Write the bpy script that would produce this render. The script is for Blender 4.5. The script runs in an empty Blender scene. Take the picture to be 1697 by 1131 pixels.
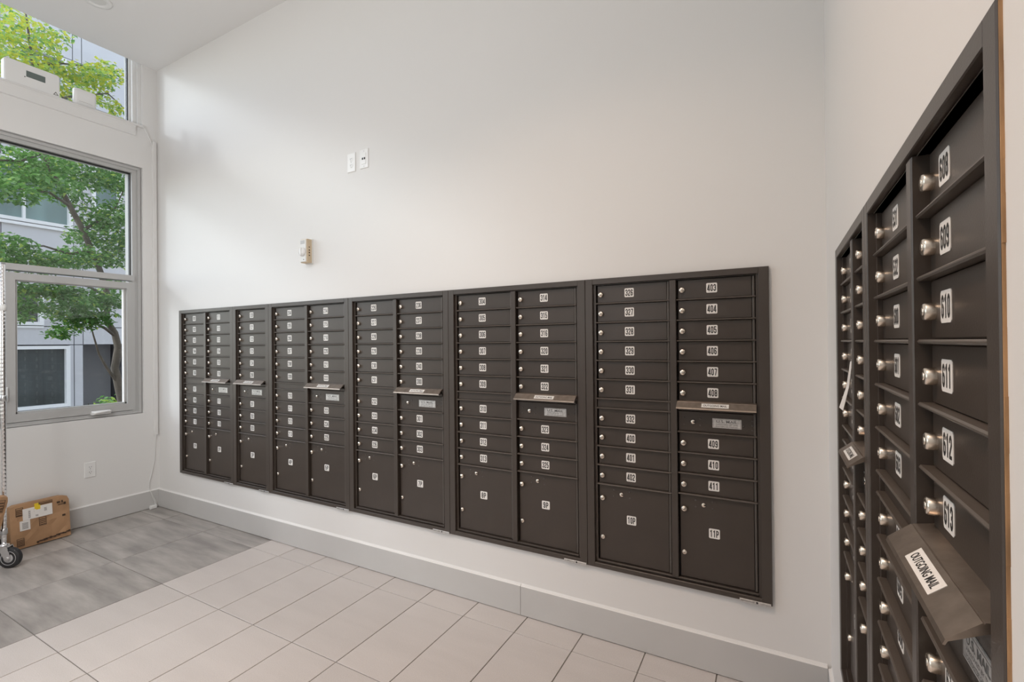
import bpy, bmesh, math, random
from mathutils import Vector, Matrix
random.seed(7)
S = bpy.context.scene
COL = S.collection

# ------------------------------------------------------------------ camera, world, sun, lights, exposure
cam_data = bpy.data.cameras.new('camera')
cam = bpy.data.objects.new('camera', cam_data)
COL.objects.link(cam)
r_ = Vector((0.87750347, 0.4794754, -0.00953899))
u_ = Vector((1.03866518e-02, 8.84611664e-04, 0.999945666))
d_ = Vector((-0.47945779, 0.87755487, 0.00420389))
cam.matrix_world = Matrix(((r_.x, u_.x, -d_.x, 4.6793571), (r_.y, u_.y, -d_.y, -2.14469988),
                           (r_.z, u_.z, -d_.z, 1.38712557), (0, 0, 0, 1)))
cam_data.sensor_width = 36.0
cam_data.lens = 785.1561 / 1697 * 36
cam_data.clip_start = 0.02
S.camera = cam

world = bpy.data.worlds.new('world'); S.world = world
world.use_nodes = True
wn = world.node_tree; wn.nodes.clear()
sky = wn.nodes.new('ShaderNodeTexSky'); sky.sky_type = 'NISHITA'
sky.sun_disc = False; sky.sun_elevation = math.radians(60); sky.sun_rotation = math.radians(225)
sky.air_density = 1.0; sky.dust_density = 0.8; sky.ozone_density = 1.0
bg = wn.nodes.new('ShaderNodeBackground'); bg.inputs['Strength'].default_value = 0.52
wo = wn.nodes.new('ShaderNodeOutputWorld')
hs = wn.nodes.new('ShaderNodeHueSaturation'); hs.inputs['Saturation'].default_value = 0.45     # thin white haze
wn.links.new(sky.outputs[0], hs.inputs['Color']); wn.links.new(hs.outputs[0], bg.inputs[0]); wn.links.new(bg.outputs[0], wo.inputs[0])

def sun_lamp(direction, strength, angle, colour):
    L = bpy.data.lights.new('sun', 'SUN'); L.energy = strength; L.angle = math.radians(angle); L.color = colour
    o = bpy.data.objects.new('sun', L); COL.objects.link(o)
    o.rotation_euler = Vector(direction).to_track_quat('-Z', 'Y').to_euler()
    o.location = (-10, -12, 9)
sun_lamp((1.0, 1.05, -0.50), 0.50, 7.0, (0.95, 0.98, 1.0))

def area_lamp(name, loc, target, size, power, colour, spread=180):
    L = bpy.data.lights.new(name, 'AREA'); L.shape = 'SQUARE'; L.size = size; L.energy = power; L.color = colour; L.spread = math.radians(spread)
    o = bpy.data.objects.new(name, L); COL.objects.link(o)
    o.location = loc
    o.rotation_euler = (Vector(target) - Vector(loc)).to_track_quat('-Z', 'Y').to_euler()
area_lamp('hall_fill_light', (2.5, -2.9, 3.72), (0.9, -1.9, 0), 1.6, 46, (0.98, 0.99, 1.0), 112)  # added fill for floor and window wall, unseen, no fixture behind it
area_lamp('ceiling_light_mail', (3.5, -2.1, 3.72), (3.9, -1.9, 0), 0.4, 25, (1.0, 0.72, 0.53), 118)
area_lamp('uplight_fill', (3.2, -3.7, 1.5), (1.7, -2.7, 3.79), 0.5, 53, (0.98, 0.99, 1.0), 165)  # unseen uplight added behind the camera to brighten the ceiling

S.view_settings.view_transform = 'Standard'
S.view_settings.look = 'None'
S.view_settings.gamma = 1.0
S.view_settings.use_curve_mapping = False
S.view_settings.exposure = 0.0
S.cycles.max_bounces = 10
S.cycles.diffuse_bounces = 6
S.cycles.transparent_max_bounces = 16
S.cycles.caustics_reflective = False
S.cycles.caustics_refractive = False
S.cycles.sample_clamp_indirect = 6
S.cycles.use_denoising = True

# ------------------------------------------------------------------ materials
MATS = {}
def mat(name, colour, rough=0.5, metal=0.0, noise=None, bump=None, spec=0.5):
    """noise=(scale, amount, stretch)  bump=(scale, strength, distance)"""
    m = bpy.data.materials.new(name); m.use_nodes = True
    nt = m.node_tree; b = nt.nodes['Principled BSDF']
    b.inputs['Base Color'].default_value = (*colour, 1)
    b.inputs['Roughness'].default_value = rough
    b.inputs['Metallic'].default_value = metal
    b.inputs['Specular IOR Level'].default_value = spec
    tc = nt.nodes.new('ShaderNodeTexCoord')
    if noise:
        mp = nt.nodes.new('ShaderNodeMapping'); nt.links.new(tc.outputs['Object'], mp.inputs[0])
        mp.inputs['Scale'].default_value = noise[2] if len(noise) > 2 else (1, 1, 1)
        n = nt.nodes.new('ShaderNodeTexNoise'); n.inputs['Scale'].default_value = noise[0]; n.inputs['Detail'].default_value = 5
        nt.links.new(mp.outputs[0], n.inputs['Vector'])
        cr = nt.nodes.new('ShaderNodeValToRGB')
        a = noise[1]
        cr.color_ramp.elements[0].position = 0.3; cr.color_ramp.elements[1].position = 0.7
        cr.color_ramp.elements[0].color = (*[c * (1 - a) for c in colour], 1)
        cr.color_ramp.elements[1].color = (*[min(1, c * (1 + a)) for c in colour], 1)
        nt.links.new(n.outputs['Fac'], cr.inputs[0]); nt.links.new(cr.outputs[0], b.inputs['Base Color'])
    if bump:
        n2 = nt.nodes.new('ShaderNodeTexNoise'); n2.inputs['Scale'].default_value = bump[0]; n2.inputs['Detail'].default_value = 3
        nt.links.new(tc.outputs['Object'], n2.inputs['Vector'])
        bp = nt.nodes.new('ShaderNodeBump'); bp.inputs['Strength'].default_value = bump[1]; bp.inputs['Distance'].default_value = bump[2]
        nt.links.new(n2.outputs['Fac'], bp.inputs['Height']); nt.links.new(bp.outputs[0], b.inputs['Normal'])
    MATS[name] = m
    return m
mat('wall_paint', (0.74, 0.733, 0.72), 0.55, bump=(140, 0.05, 0.002))
mat('ceiling_paint', (0.80, 0.795, 0.785), 0.7)
mat('baseboard_paint', (0.54, 0.535, 0.525), 0.32, noise=(3, 0.03))
mat('bronze', (0.056, 0.045, 0.0375), 0.36, bump=(420, 0.12, 0.001))
mat('bronze_door', (0.050, 0.0385, 0.031), 0.38, noise=(9, 0.06), bump=(380, 0.16, 0.001))
mat('divider_lit', (0.095, 0.080, 0.068), 0.36, bump=(420, 0.12, 0.001))  # lighter bronze: light caught along the dividers is put into the colour
mat('hinge_metal', (0.085, 0.075, 0.066), 0.4)
mat('hood_metal', (0.30, 0.25, 0.21), 0.40, 0.85, noise=(40, 0.15), bump=(300, 0.1, 0.001))
mat('dark_gap', (0.006, 0.005, 0.005), 0.8)
mat('lock_metal', (0.80, 0.73, 0.64), 0.26, 1.0)
mat('lock_slot', (0.16, 0.14, 0.12), 0.5, 0.6)
mat('plate_white', (0.82, 0.80, 0.77), 0.45)
mat('digit_ink', (0.025, 0.024, 0.024), 0.6)
mat('silver_plate', (0.62, 0.61, 0.60), 0.38, 0.7, noise=(90, 0.2))
mat('grey_ink', (0.12, 0.115, 0.11), 0.6)
mat('window_frame', (0.47, 0.468, 0.46), 0.4, 0.0)
mat('window_white', (0.74, 0.74, 0.73), 0.4)
mat('gasket', (0.02, 0.02, 0.02), 0.6)
mat('white_plastic', (0.78, 0.78, 0.77), 0.35)
mat('light_plastic', (0.70, 0.70, 0.68), 0.4)
mat('beige_plastic', (0.62, 0.50, 0.35), 0.45)
mat('lcd', (0.13, 0.16, 0.15), 0.2)
mat('chrome', (0.78, 0.78, 0.79), 0.16, 1.0)
mat('zinc', (0.60, 0.61, 0.62), 0.3, 1.0)
mat('rubber', (0.018, 0.018, 0.02), 0.55)
mat('grey_hub', (0.42, 0.42, 0.42), 0.5)
mat('cardboard', (0.40, 0.235, 0.125), 0.75, noise=(7, 0.12), bump=(12, 0.25, 0.01))
mat('box_ink', (0.06, 0.035, 0.022), 0.8)
mat('yellow_sticker', (0.85, 0.62, 0.03), 0.6)
mat('bare_edge', (0.34, 0.20, 0.10), 0.9, noise=(60, 0.5, (1, 1, 0.2)))
mat('grout', (0.20, 0.185, 0.165), 0.85)
mat('facade', (0.60, 0.595, 0.615), 0.6, noise=(1.5, 0.04))
mat('facade_joint', (0.10, 0.10, 0.115), 0.8)
mat('facade_dark', (0.52, 0.52, 0.54), 0.6)
mat('facade_white', (0.86, 0.86, 0.86), 0.5)
mat('far_glass', (0.055, 0.066, 0.066), 0.08, noise=(2.2, 0.45, (1, 1, .15)), spec=0.8)
mat('far_glass_teal', (0.17, 0.25, 0.24), 0.08, noise=(2.2, 0.3, (1, 1, .2)), spec=0.8)
mat('soil', (0.16, 0.13, 0.10), 0.95, noise=(6, 0.4))
mat('paving', (0.55, 0.54, 0.52), 0.8, noise=(4, 0.1))
mat('bark', (0.125, 0.105, 0.085), 0.85, noise=(14, 0.35, (1, 1, 0.3)), bump=(30, 0.4, 0.01))
mat('exterior_wall', (0.55, 0.55, 0.55), 0.8)

def tile_mat(name, colour, streak, grain, rough, ang=0):
    m = bpy.data.materials.new(name); m.use_nodes = True
    nt = m.node_tree; b = nt.nodes['Principled BSDF']; b.inputs['Roughness'].default_value = rough
    tc = nt.nodes.new('ShaderNodeTexCoord'); oi = nt.nodes.new('ShaderNodeObjectInfo')
    add = nt.nodes.new('ShaderNodeVectorMath'); add.operation = 'ADD'
    mul = nt.nodes.new('ShaderNodeVectorMath'); mul.operation = 'SCALE'; mul.inputs['Scale'].default_value = 31.0
    comb = nt.nodes.new('ShaderNodeCombineXYZ')
    for k in range(3): nt.links.new(oi.outputs['Random'], comb.inputs[k])
    nt.links.new(comb.outputs[0], mul.inputs[0])
    nt.links.new(tc.outputs['Object'], add.inputs[0]); nt.links.new(mul.outputs[0], add.inputs[1])
    mp = nt.nodes.new('ShaderNodeMapping'); mp.inputs['Rotation'].default_value = (0, 0, math.radians(ang)); mp.inputs['Scale'].default_value = (1.0, 5.5, 1)
    nt.links.new(add.outputs[0], mp.inputs[0])
    n = nt.nodes.new('ShaderNodeTexNoise'); n.inputs['Scale'].default_value = 2.2; n.inputs['Detail'].default_value = 4; n.inputs['Roughness'].default_value = 0.55
    nt.links.new(mp.outputs[0], n.inputs['Vector'])
    n2 = nt.nodes.new('ShaderNodeTexNoise'); n2.inputs['Scale'].default_value = 330; n2.inputs['Detail'].default_value = 2
    nt.links.new(tc.outputs['Object'], n2.inputs['Vector'])
    def ramp(src, a):
        cr = nt.nodes.new('ShaderNodeValToRGB')
        cr.color_ramp.elements[0].position = 0.32; cr.color_ramp.elements[1].position = 0.68
        cr.color_ramp.elements[0].color = (1 - a, 1 - a, 1 - a, 1); cr.color_ramp.elements[1].color = (1 + a, 1 + a, 1 + a, 1)
        nt.links.new(src, cr.inputs[0]); return cr.outputs[0]
    def mulc(a, bb):
        mx = nt.nodes.new('ShaderNodeMix'); mx.data_type = 'RGBA'; mx.blend_type = 'MULTIPLY'; mx.inputs['Factor'].default_value = 1
        if isinstance(a, tuple): mx.inputs[6].default_value = (*a, 1)
        else: nt.links.new(a, mx.inputs[6])
        nt.links.new(bb, mx.inputs[7]); return mx.outputs[2]
    c = mulc(colour, ramp(n.outputs['Fac'], streak))
    c = mulc(c, ramp(n2.outputs['Fac'], grain))
    c = mulc(c, ramp(oi.outputs['Random'], 0.03))
    nt.links.new(c, b.inputs['Base Color'])
    bp = nt.nodes.new('ShaderNodeBump'); bp.inputs['Strength'].default_value = 0.15; bp.inputs['Distance'].default_value = 0.001
    nt.links.new(n2.outputs['Fac'], bp.inputs['Height']); nt.links.new(bp.outputs[0], b.inputs['Normal'])
    MATS[name] = m
tile_mat('tile_beige', (0.56, 0.522, 0.50), 0.03, 0.10, 0.42)
tile_mat('tile_dark', (0.36, 0.338, 0.32), 0.30, 0.04, 0.36)

def glass_mat(name, tint):
    m = bpy.data.materials.new(name); m.use_nodes = True
    nt = m.node_tree; nt.nodes.clear()
    o = nt.nodes.new('ShaderNodeOutputMaterial'); t = nt.nodes.new('ShaderNodeBsdfTransparent'); t.inputs[0].default_value = (*tint, 1)
    g = nt.nodes.new('ShaderNodeBsdfGlossy'); g.inputs['Roughness'].default_value = 0.02
    lw = nt.nodes.new('ShaderNodeLayerWeight'); lw.inputs[0].default_value = 0.5     # Schlick reflectance, same from both sides
    pw = nt.nodes.new('ShaderNodeMath'); pw.operation = 'POWER'; pw.inputs[1].default_value = 5.0
    f = nt.nodes.new('ShaderNodeMath'); f.operation = 'MULTIPLY_ADD'; f.inputs[1].default_value = 0.9; f.inputs[2].default_value = 0.035
    nt.links.new(lw.outputs['Facing'], pw.inputs[0]); nt.links.new(pw.outputs[0], f.inputs[0])
    mx = nt.nodes.new('ShaderNodeMixShader')
    nt.links.new(f.outputs[0], mx.inputs[0]); nt.links.new(t.outputs[0], mx.inputs[1]); nt.links.new(g.outputs[0], mx.inputs[2])
    nt.links.new(mx.outputs[0], o.inputs[0]); MATS[name] = m
glass_mat('glass', (0.97, 0.985, 0.98))

def leaf_mat(name, colour, trans):
    m = bpy.data.materials.new(name); m.use_nodes = True
    nt = m.node_tree; nt.nodes.clear()
    o = nt.nodes.new('ShaderNodeOutputMaterial'); a = nt.nodes.new('ShaderNodeBsdfDiffuse'); a.inputs[0].default_value = (*colour, 1)
    t = nt.nodes.new('ShaderNodeBsdfTranslucent'); t.inputs[0].default_value = (*trans, 1)
    mx = nt.nodes.new('ShaderNodeMixShader'); mx.inputs[0].default_value = 0.45
    nt.links.new(a.outputs[0], mx.inputs[1]); nt.links.new(t.outputs[0], mx.inputs[2]); nt.links.new(mx.outputs[0], o.inputs[0])
    MATS[name] = m
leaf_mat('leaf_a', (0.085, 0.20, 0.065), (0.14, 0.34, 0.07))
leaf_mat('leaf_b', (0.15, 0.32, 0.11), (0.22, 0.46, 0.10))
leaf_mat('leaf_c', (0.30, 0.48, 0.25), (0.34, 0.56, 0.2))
leaf_mat('leaf_sunlit', (0.62, 0.64, 0.10), (0.75, 0.76, 0.10))  # sunlit glow of the upper crown put into the leaf colour
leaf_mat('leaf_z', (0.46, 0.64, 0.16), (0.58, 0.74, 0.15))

# ------------------------------------------------------------------ mesh builder
class MB:
    def __init__(s): s.v = []; s.f = []; s.m = []; s.smooth = []
    def face(s, pts, m=0, smooth=False):
        k = len(s.v); s.v += [tuple(p) for p in pts]; s.f.append(tuple(range(k, k + len(pts)))); s.m.append(m); s.smooth.append(smooth)
    def mesh(s, verts, faces, m=0, smooth=False):
        k = len(s.v); s.v += [tuple(p) for p in verts]
        for f in faces: s.f.append(tuple(i + k for i in f)); s.m.append(m); s.smooth.append(smooth)
    def box(s, x0, x1, y0, y1, z0, z1, m=0):
        v = [(x0, y0, z0), (x1, y0, z0), (x1, y1, z0), (x0, y1, z0), (x0, y0, z1), (x1, y0, z1), (x1, y1, z1), (x0, y1, z1)]
        s.mesh(v, [(3, 2, 1, 0), (4, 5, 6, 7), (0, 1, 5, 4), (1, 2, 6, 5), (2, 3, 7, 6), (3, 0, 4, 7)], m)
    def cbox(s, x0, x1, y0, y1, z0, z1, c, m=0):
        """box whose front (-y) face is chamfered by c"""
        v = [(x0, y1, z0), (x1, y1, z0), (x1, y1, z1), (x0, y1, z1),
             (x0, y0 + c, z0), (x1, y0 + c, z0), (x1, y0 + c, z1), (x0, y0 + c, z1),
             (x0 + c, y0, z0 + c), (x1 - c, y0, z0 + c), (x1 - c, y0, z1 - c), (x0 + c, y0, z1 - c)]
        f = [(0, 3, 2, 1), (8, 9, 10, 11)]
        for a, b in ((0, 1), (1, 2), (2, 3), (3, 0)):
            f.append((a, b, b + 4, a + 4)); f.append((a + 4, b + 4, b + 8, a + 8))
        s.mesh(v, f, m)
    def tbox(s, x0, x1, y0, y1, z0, z1, c, m=0):
        """box whose top (+z) face is chamfered by c"""
        v = [(x0, y0, z0), (x1, y0, z0), (x1, y1, z0), (x0, y1, z0), (x0, y0, z1 - c), (x1, y0, z1 - c), (x1, y1, z1 - c), (x0, y1, z1 - c),
             (x0 + c, y0 + c, z1), (x1 - c, y0 + c, z1), (x1 - c, y1 - c, z1), (x0 + c, y1 - c, z1)]
        f = [(3, 2, 1, 0), (8, 9, 10, 11)]
        for a, b in ((0, 1), (1, 2), (2, 3), (3, 0)):
            f.append((a, b, b + 4, a + 4)); f.append((a + 4, b + 4, b + 8, a + 8))
        s.mesh(v, f, m)
    def lathe(s, prof, centre, axis=(0, 0, 1), n=16, m=0, smooth=True):
        """prof: list of (radius, height along axis)"""
        ax = Vector(axis).normalized(); a = ax.orthogonal().normalized(); b = ax.cross(a)
        c = Vector(centre); vs = []; fs = []
        for r, h in prof:
            for k in range(n):
                t = 2 * math.pi * k / n
                vs.append(c + ax * h + (a * math.cos(t) + b * math.sin(t)) * r)
        for i in range(len(prof) - 1):
            for k in range(n):
                k2 = (k + 1) % n
                fs.append((i * n + k, i * n + k2, (i + 1) * n + k2, (i + 1) * n + k))
        s.mesh(vs, fs, m, smooth)
        for i, rev in ((0, True), (len(prof) - 1, False)):
            if prof[i][0] > 1e-6:
                ring = vs[i * n:(i + 1) * n]
                s.face(ring[::-1] if rev else ring, m)
    def tube(s, pts, r, n=8, m=0, r1=None, caps=True):
        pts = [Vector(p) for p in pts]; vs = []; fs = []
        L = len(pts); prev = None
        for i, p in enumerate(pts):
            t = (pts[min(i + 1, L - 1)] - pts[max(i - 1, 0)]).normalized()
            if prev is None: a = t.orthogonal().normalized()
            else: a = (prev - t * prev.dot(t)).normalized()
            prev = a; b = t.cross(a)
            rr = r if r1 is None else r + (r1 - r) * i / (L - 1)
            if isinstance(r, (list, tuple)): rr = r[i]
            for k in range(n):
                q = 2 * math.pi * k / n; vs.append(p + (a * math.cos(q) + b * math.sin(q)) * rr)
        for i in range(L - 1):
            for k in range(n):
                k2 = (k + 1) % n; fs.append((i * n + k, i * n + k2, (i + 1) * n + k2, (i + 1) * n + k))
        s.mesh(vs, fs, m, True)
        if caps: s.face(vs[:n][::-1], m); s.face(vs[-n:], m)
    def prism(s, poly, x0, x1, m=0):
        """poly of (y,z) extruded along x"""
        n = len(poly)
        v = [(x0, y, z) for y, z in poly] + [(x1, y, z) for y, z in poly]
        f = [tuple(range(n))[::-1], tuple(range(n, 2 * n))] + [(i, (i + 1) % n, n + (i + 1) % n, n + i) for i in range(n)]
        s.mesh(v, f, m)
    def xform(s, M):
        s.v = [tuple(M @ Vector(p)) for p in s.v]; return s
    def data(s, name, mats):
        me = bpy.data.meshes.new(name); me.from_pydata(s.v, [], s.f)
        for k in mats: me.materials.append(MATS[k])
        me.polygons.foreach_set('material_index', s.m)
        me.polygons.foreach_set('use_smooth', s.smooth)
        bm = bmesh.new(); bm.from_mesh(me); bmesh.ops.recalc_face_normals(bm, faces=bm.faces); bm.to_mesh(me); bm.free()
        me.update(); return me
    def build(s, name, mats, parent=None, loc=None):
        if isinstance(mats, str): mats = [mats]
        return put(name, s.data(name, mats), parent, loc)
def put(name, me, parent=None, loc=None):
    o = bpy.data.objects.new(name, me); COL.objects.link(o)
    if parent: o.parent = parent
    if loc: o.location = loc
    return o
def thing(name, label, cat, loc=(0, 0, 0), rz=0, group=None):
    o = bpy.data.objects.new(name, None); COL.objects.link(o); o.empty_display_size = 0.1
    o.location = loc; o.rotation_euler = (0, 0, rz); o['label'] = label; o['category'] = cat
    if group: o['group'] = group
    return o
def tag(o, label, cat, group=None):
    o['label'] = label; o['category'] = cat
    if group: o['group'] = group
    return o
def struct(o): o['kind'] = 'structure'; return o

# flat lettering -------------------------------------------------------------------------------------------------
L_, R_, T_, B_, c_ = .08, .38, .92, .08, .11
LOOP = [(L_, B_ + c_), (L_, T_ - c_), (L_ + c_, T_), (R_ - c_, T_), (R_, T_ - c_), (R_, B_ + c_), (R_ - c_, B_), (L_ + c_, B_), (L_, B_ + c_)]
GL = {'0': [LOOP],
      '1': [[(.06, .76), (.25, .90), (.25, 0)], [(.25, .8), (.25, 1)]],
      '2': [[(L_, .68), (L_, T_ - c_), (L_ + c_, T_), (R_ - c_, T_), (R_, T_ - c_), (R_, .62), (L_, .2), (L_, B_), (R_ + .06, B_)]],
      '3': [[(L_, .70), (L_, T_ - c_), (L_ + c_, T_), (R_ - c_, T_), (R_, T_ - c_), (R_, .6), (R_ - .08, .52), (.18, .52)],
            [(R_ - .1, .52), (R_, .44), (R_, B_ + c_), (R_ - c_, B_), (L_ + c_, B_), (L_, B_ + c_), (L_, .30)]],
      '4': [[(.32, 0), (.32, 1)], [(.30, .97), (.06, .30), (.06, .26), (.47, .26)]],
      '5': [[(R_ + .03, T_), (L_, T_), (L_, .52), (L_ + .06, .58), (R_ - c_, .60), (R_, .50), (R_, B_ + c_), (R_ - c_, B_), (L_ + c_, B_), (L_, B_ + c_), (L_, .30)]],
      '6': [[(R_, .70), (R_, T_ - c_), (R_ - c_, T_), (L_ + c_, T_), (L_, T_ - c_), (L_, B_ + c_), (L_ + c_, B_), (R_ - c_, B_), (R_, B_ + c_), (R_, .44), (R_ - c_, .54), (L_ + .05, .54)]],
      '7': [[(L_ - .05, T_), (R_, T_), (R_, .84), (.19, 0)]],
      '8': [[(.23, .52), (L_ + .08, .52), (L_, .61), (L_, T_ - c_), (L_ + c_, T_), (R_ - c_, T_), (R_, T_ - c_), (R_, .61), (R_ - .08, .52), (.23, .52)],
            [(.23, .52), (L_ + .08, .52), (L_, .43), (L_, B_ + c_), (L_ + c_, B_), (R_ - c_, B_), (R_, B_ + c_), (R_, .43), (R_ - .08, .52), (.23, .52)]],
      'P': [[(L_, 0), (L_, T_), (R_ - c_, T_), (R_, T_ - c_), (R_, .55), (R_ - c_, .44), (L_, .44)]]}
GL['9'] = [[(.46 - x, 1 - y) for x, y in GL['6'][0]]]
def ribbon(pts, w):
    """2-D polyline to quads with mitred joins"""
    n = len(pts); closed = pts[0] == pts[-1] and n > 3
    P = [Vector(p) for p in pts]; L = []; R = []
    for i in range(n):
        a = P[i] - P[i - 1] if i > 0 else (P[0] - P[n - 2] if closed else None)
        b = P[i + 1] - P[i] if i < n - 1 else (P[1] - P[0] if closed else None)
        if a is None: a = b
        if b is None: b = a
        a = a.normalized(); b = b.normalized()
        na = Vector((-a.y, a.x)); nb = Vector((-b.y, b.x)); nn = na + nb
        nn = nn.normalized() if nn.length > 1e-6 else na
        k = w / 2 / max(0.45, nn.dot(na))
        L.append(P[i] + nn * k); R.append(P[i] - nn * k)
    return [(L[i], L[i + 1], R[i + 1], R[i]) for i in range(n - 1)]
def digits(mb, s, cx, cz, h, y, m, gap=.09, xs=.74):
    wid = (len(s) * .46 + (len(s) - 1) * gap) * xs
    x = cx - wid * h / 2
    for ch in s:
        for k, st in enumerate(GL[ch]):
            for q in ribbon(st, .165):
                mb.face([(x + p.x * h * xs, y - k * 0.00003, cz - h / 2 + p.y * h) for p in q], m)
        x += (.46 + gap) * h * xs
_TXT = {}
def text2d(body, bold=0.0):
    key = (body, bold)
    if key in _TXT: return _TXT[key]
    c = bpy.data.curves.new('lettering', 'FONT'); c.body = body; c.size = 1; c.align_x = 'CENTER'; c.align_y = 'CENTER'; c.offset = bold; c.resolution_u = 3
    o = bpy.data.objects.new('lettering', c); COL.objects.link(o)
    dg = bpy.context.evaluated_depsgraph_get(); dg.update()
    me = bpy.data.meshes.new_from_object(o.evaluated_get(dg))
    vs = [(v.co.x, v.co.y) for v in me.vertices]; fs = [tuple(p.vertices) for p in me.polygons]
    bpy.data.objects.remove(o); bpy.data.curves.remove(c); bpy.data.meshes.remove(me)
    xs = [v[0] for v in vs]; ys = [v[1] for v in vs]
    cx, cy = (min(xs) + max(xs)) / 2, (min(ys) + max(ys)) / 2; W = max(xs) - min(xs); H = max(ys) - min(ys)
    _TXT[key] = ([((x - cx) / W, (y - cy) / H) for x, y in vs], fs); return _TXT[key]
def lettering(mb, body, origin, ax, ay, w, h, m, bold=0.0):
    """body fitted into w x h around origin, in the plane spanned by ax, ay"""
    vs, fs = text2d(body, bold); o = Vector(origin); ax = Vector(ax); ay = Vector(ay)
    mb.mesh([o + ax * (x * w) + ay * (y * h) for x, y in vs], fs, m)

# ------------------------------------------------------------------ room
CZ = 3.79                       # ceiling height
W0, DELTA = 4.868, math.radians(0.7)     # right wall position, and how far it is out of square
RROT = -math.pi / 2 - DELTA
ZB, ZT = 0.338, 1.682           # bottom and top of the mailbox trim
U0, U1 = 0.365, 4.6755          # back wall cabinets
RS0, RS1, RZB, RZT = 0.345, 1.612, 0.352, 1.668

mb = MB()                       # back wall with the recess for the cabinets
ox0, ox1, oz0, oz1 = U0 + .012, U1 - .012, ZB + .012, ZT - .012
mb.box(-.3, ox0, 0, .42, -.2, 4.2); mb.box(ox1, 5.1, 0, .42, -.2, 4.2)
mb.box(ox0, ox1, 0, .42, -.2, oz0); mb.box(ox0, ox1, 0, .42, oz1, 4.2); mb.box(ox0, ox1, .38, .42, oz0, oz1)
struct(mb.build('wall_back', 'wall_paint'))

wall_right = None
mb = MB()                       # right wall, local x runs along it towards the camera, y into it
a0, a1, b0, b1 = RS0 + .012, RS1 - .004, RZB + .012, RZT - .012
mb.box(-.05, a0, 0, .42, -.2, 4.2); mb.box(a1, 5.0, 0, .42, -.2, 4.2)
mb.box(a0, a1, 0, .42, -.2, b0); mb.box(a0, a1, 0, .42, b1, 4.2); mb.box(a0, a1, .38, .42, b0, b1)
wall_right = struct(mb.build('wall_right', 'wall_paint'))
wall_right.location = (W0, 0, 0); wall_right.rotation_euler = (0, 0, RROT)
mb = MB()                       # raw torn edge of the plasterboard beside the near cabinet
zz = RZB
while zz < RZT + .25:
    h = random.uniform(.02, .07); w = random.uniform(.0008, .0024)
    mb.box(RS1 + .0002, RS1 + w, -.0025, .01, zz, zz + h); zz += h
mb.build('plasterboard_edge', 'bare_edge', wall_right)

mb = MB(); mb.box(-.3, 5.1, -4.9, -4.6, -.2, 4.2); struct(mb.build('wall_front', 'wall_paint'))
WY0, WY1 = -4.2, -.112          # window openings in the left wall
LZ0, LZ1, HZ0 = .822, 2.908, 3.245
mb = MB()
mb.box(-.2, 0, -4.6, WY0, -.2, 4.2); mb.box(-.2, 0, WY1, .0, -.2, 4.2)
mb.box(-.2, 0, WY0, WY1, -.2, LZ0); mb.box(-.2, 0, WY0, WY1, LZ1, HZ0); mb.box(-.2, 0, WY0, WY1, 4.06, 4.2)
struct(mb.build('wall_left', 'wall_paint'))
mb = MB(); mb.box(0, 5.0, -4.6, 0, CZ, 4.2); struct(mb.build('ceiling', 'ceiling_paint'))

# floor: slab of grout with one object per tile
mb = MB(); mb.box(-.2, 5.1, -4.7, .1, -.2, -.0035)
floor = struct(mb.build('floor', 'grout'))
G = .0022
JY = [0.0, -.150, -.698, -1.245, -1.793, -2.340, -2.888, -3.435, -3.983, -4.6]
XD = [0.0, .393, .945, 1.545]
XB = [1.545] + [1.821 + .2941 * k for k in range(11)]
cache = {}
def tile(x0, x1, y0, y1, mk):
    w, l = round(x1 - x0 - 2 * G, 4), round(y1 - y0 - 2 * G, 4)
    if w < .02 or l < .02: return
    key = (w, l, mk)
    if key not in cache:
        t = MB(); t.tbox(-w / 2, w / 2, -l / 2, l / 2, -.009, 0, .0012); cache[key] = t.data('floor_tile', [mk])
    put('floor_tile', cache[key], floor, ((x0 + x1) / 2, (y0 + y1) / 2, random.uniform(-.0004, .0004)))
for j in range(len(JY) - 1):
    for i in range(len(XD) - 1): tile(XD[i], XD[i + 1], JY[j + 1], JY[j], 'tile_dark')
    for i in range(len(XB) - 1): tile(XB[i], min(XB[i + 1], 4.866), JY[j + 1], JY[j], 'tile_beige')

# baseboards
HB, TB = .152, .012
def base_piece(x0, x1):
    b = MB(); b.prism([(0, .002), (0, HB - .003), (-TB, HB - .003), (-TB, .005), (-TB + .003, .002)], x0, x1, 0)
    b.prism([(0, HB - .003), (0, HB + .008), (-.004, HB + .001), (-TB + .003, HB), (-TB, HB - .003)], x0, x1, 1); return b
o = struct(base_piece(TB, 3.548).build('baseboard_back', ['baseboard_paint', 'wall_paint']))
base_piece(3.550, 4.855).build('baseboard_section', ['baseboard_paint', 'wall_paint'], o)
b = base_piece(0, 4.55); o = struct(b.build('baseboard_left', ['baseboard_paint', 'wall_paint'])); o.rotation_euler = (0, 0, math.pi / 2); o.location = (0, -4.55, 0)
b = base_piece(TB, 4.5); o = struct(b.build('baseboard_right', ['baseboard_paint', 'wall_paint'])); o.location = (W0, 0, 0); o.rotation_euler = (0, 0, RROT)

# ------------------------------------------------------------------ windows (structure), local to the left wall
def win_box(b, y0, y1, z0, z1, x0, x1, m=0): b.box(x0, x1, y0, y1, z0, z1, m)
# lower window
XF0, XF1 = -.115, -.022
mb = MB()
fw = .058
YR = WY1 - .006
win_box(mb, YR - fw, YR, LZ0 + .004, LZ1 - .004, XF0, XF1 - .012); win_box(mb, WY0 + .004, WY0 + fw, LZ0 + .004, LZ1 - .004, XF0, XF1 - .012)
win_box(mb, WY0 + fw, YR - fw, LZ1 - .004 - .05, LZ1 - .004, XF0, XF1 - .012); win_box(mb, WY0 + fw, YR - fw, LZ0 + .004, LZ0 + .03, XF0, XF1 - .012)
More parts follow.
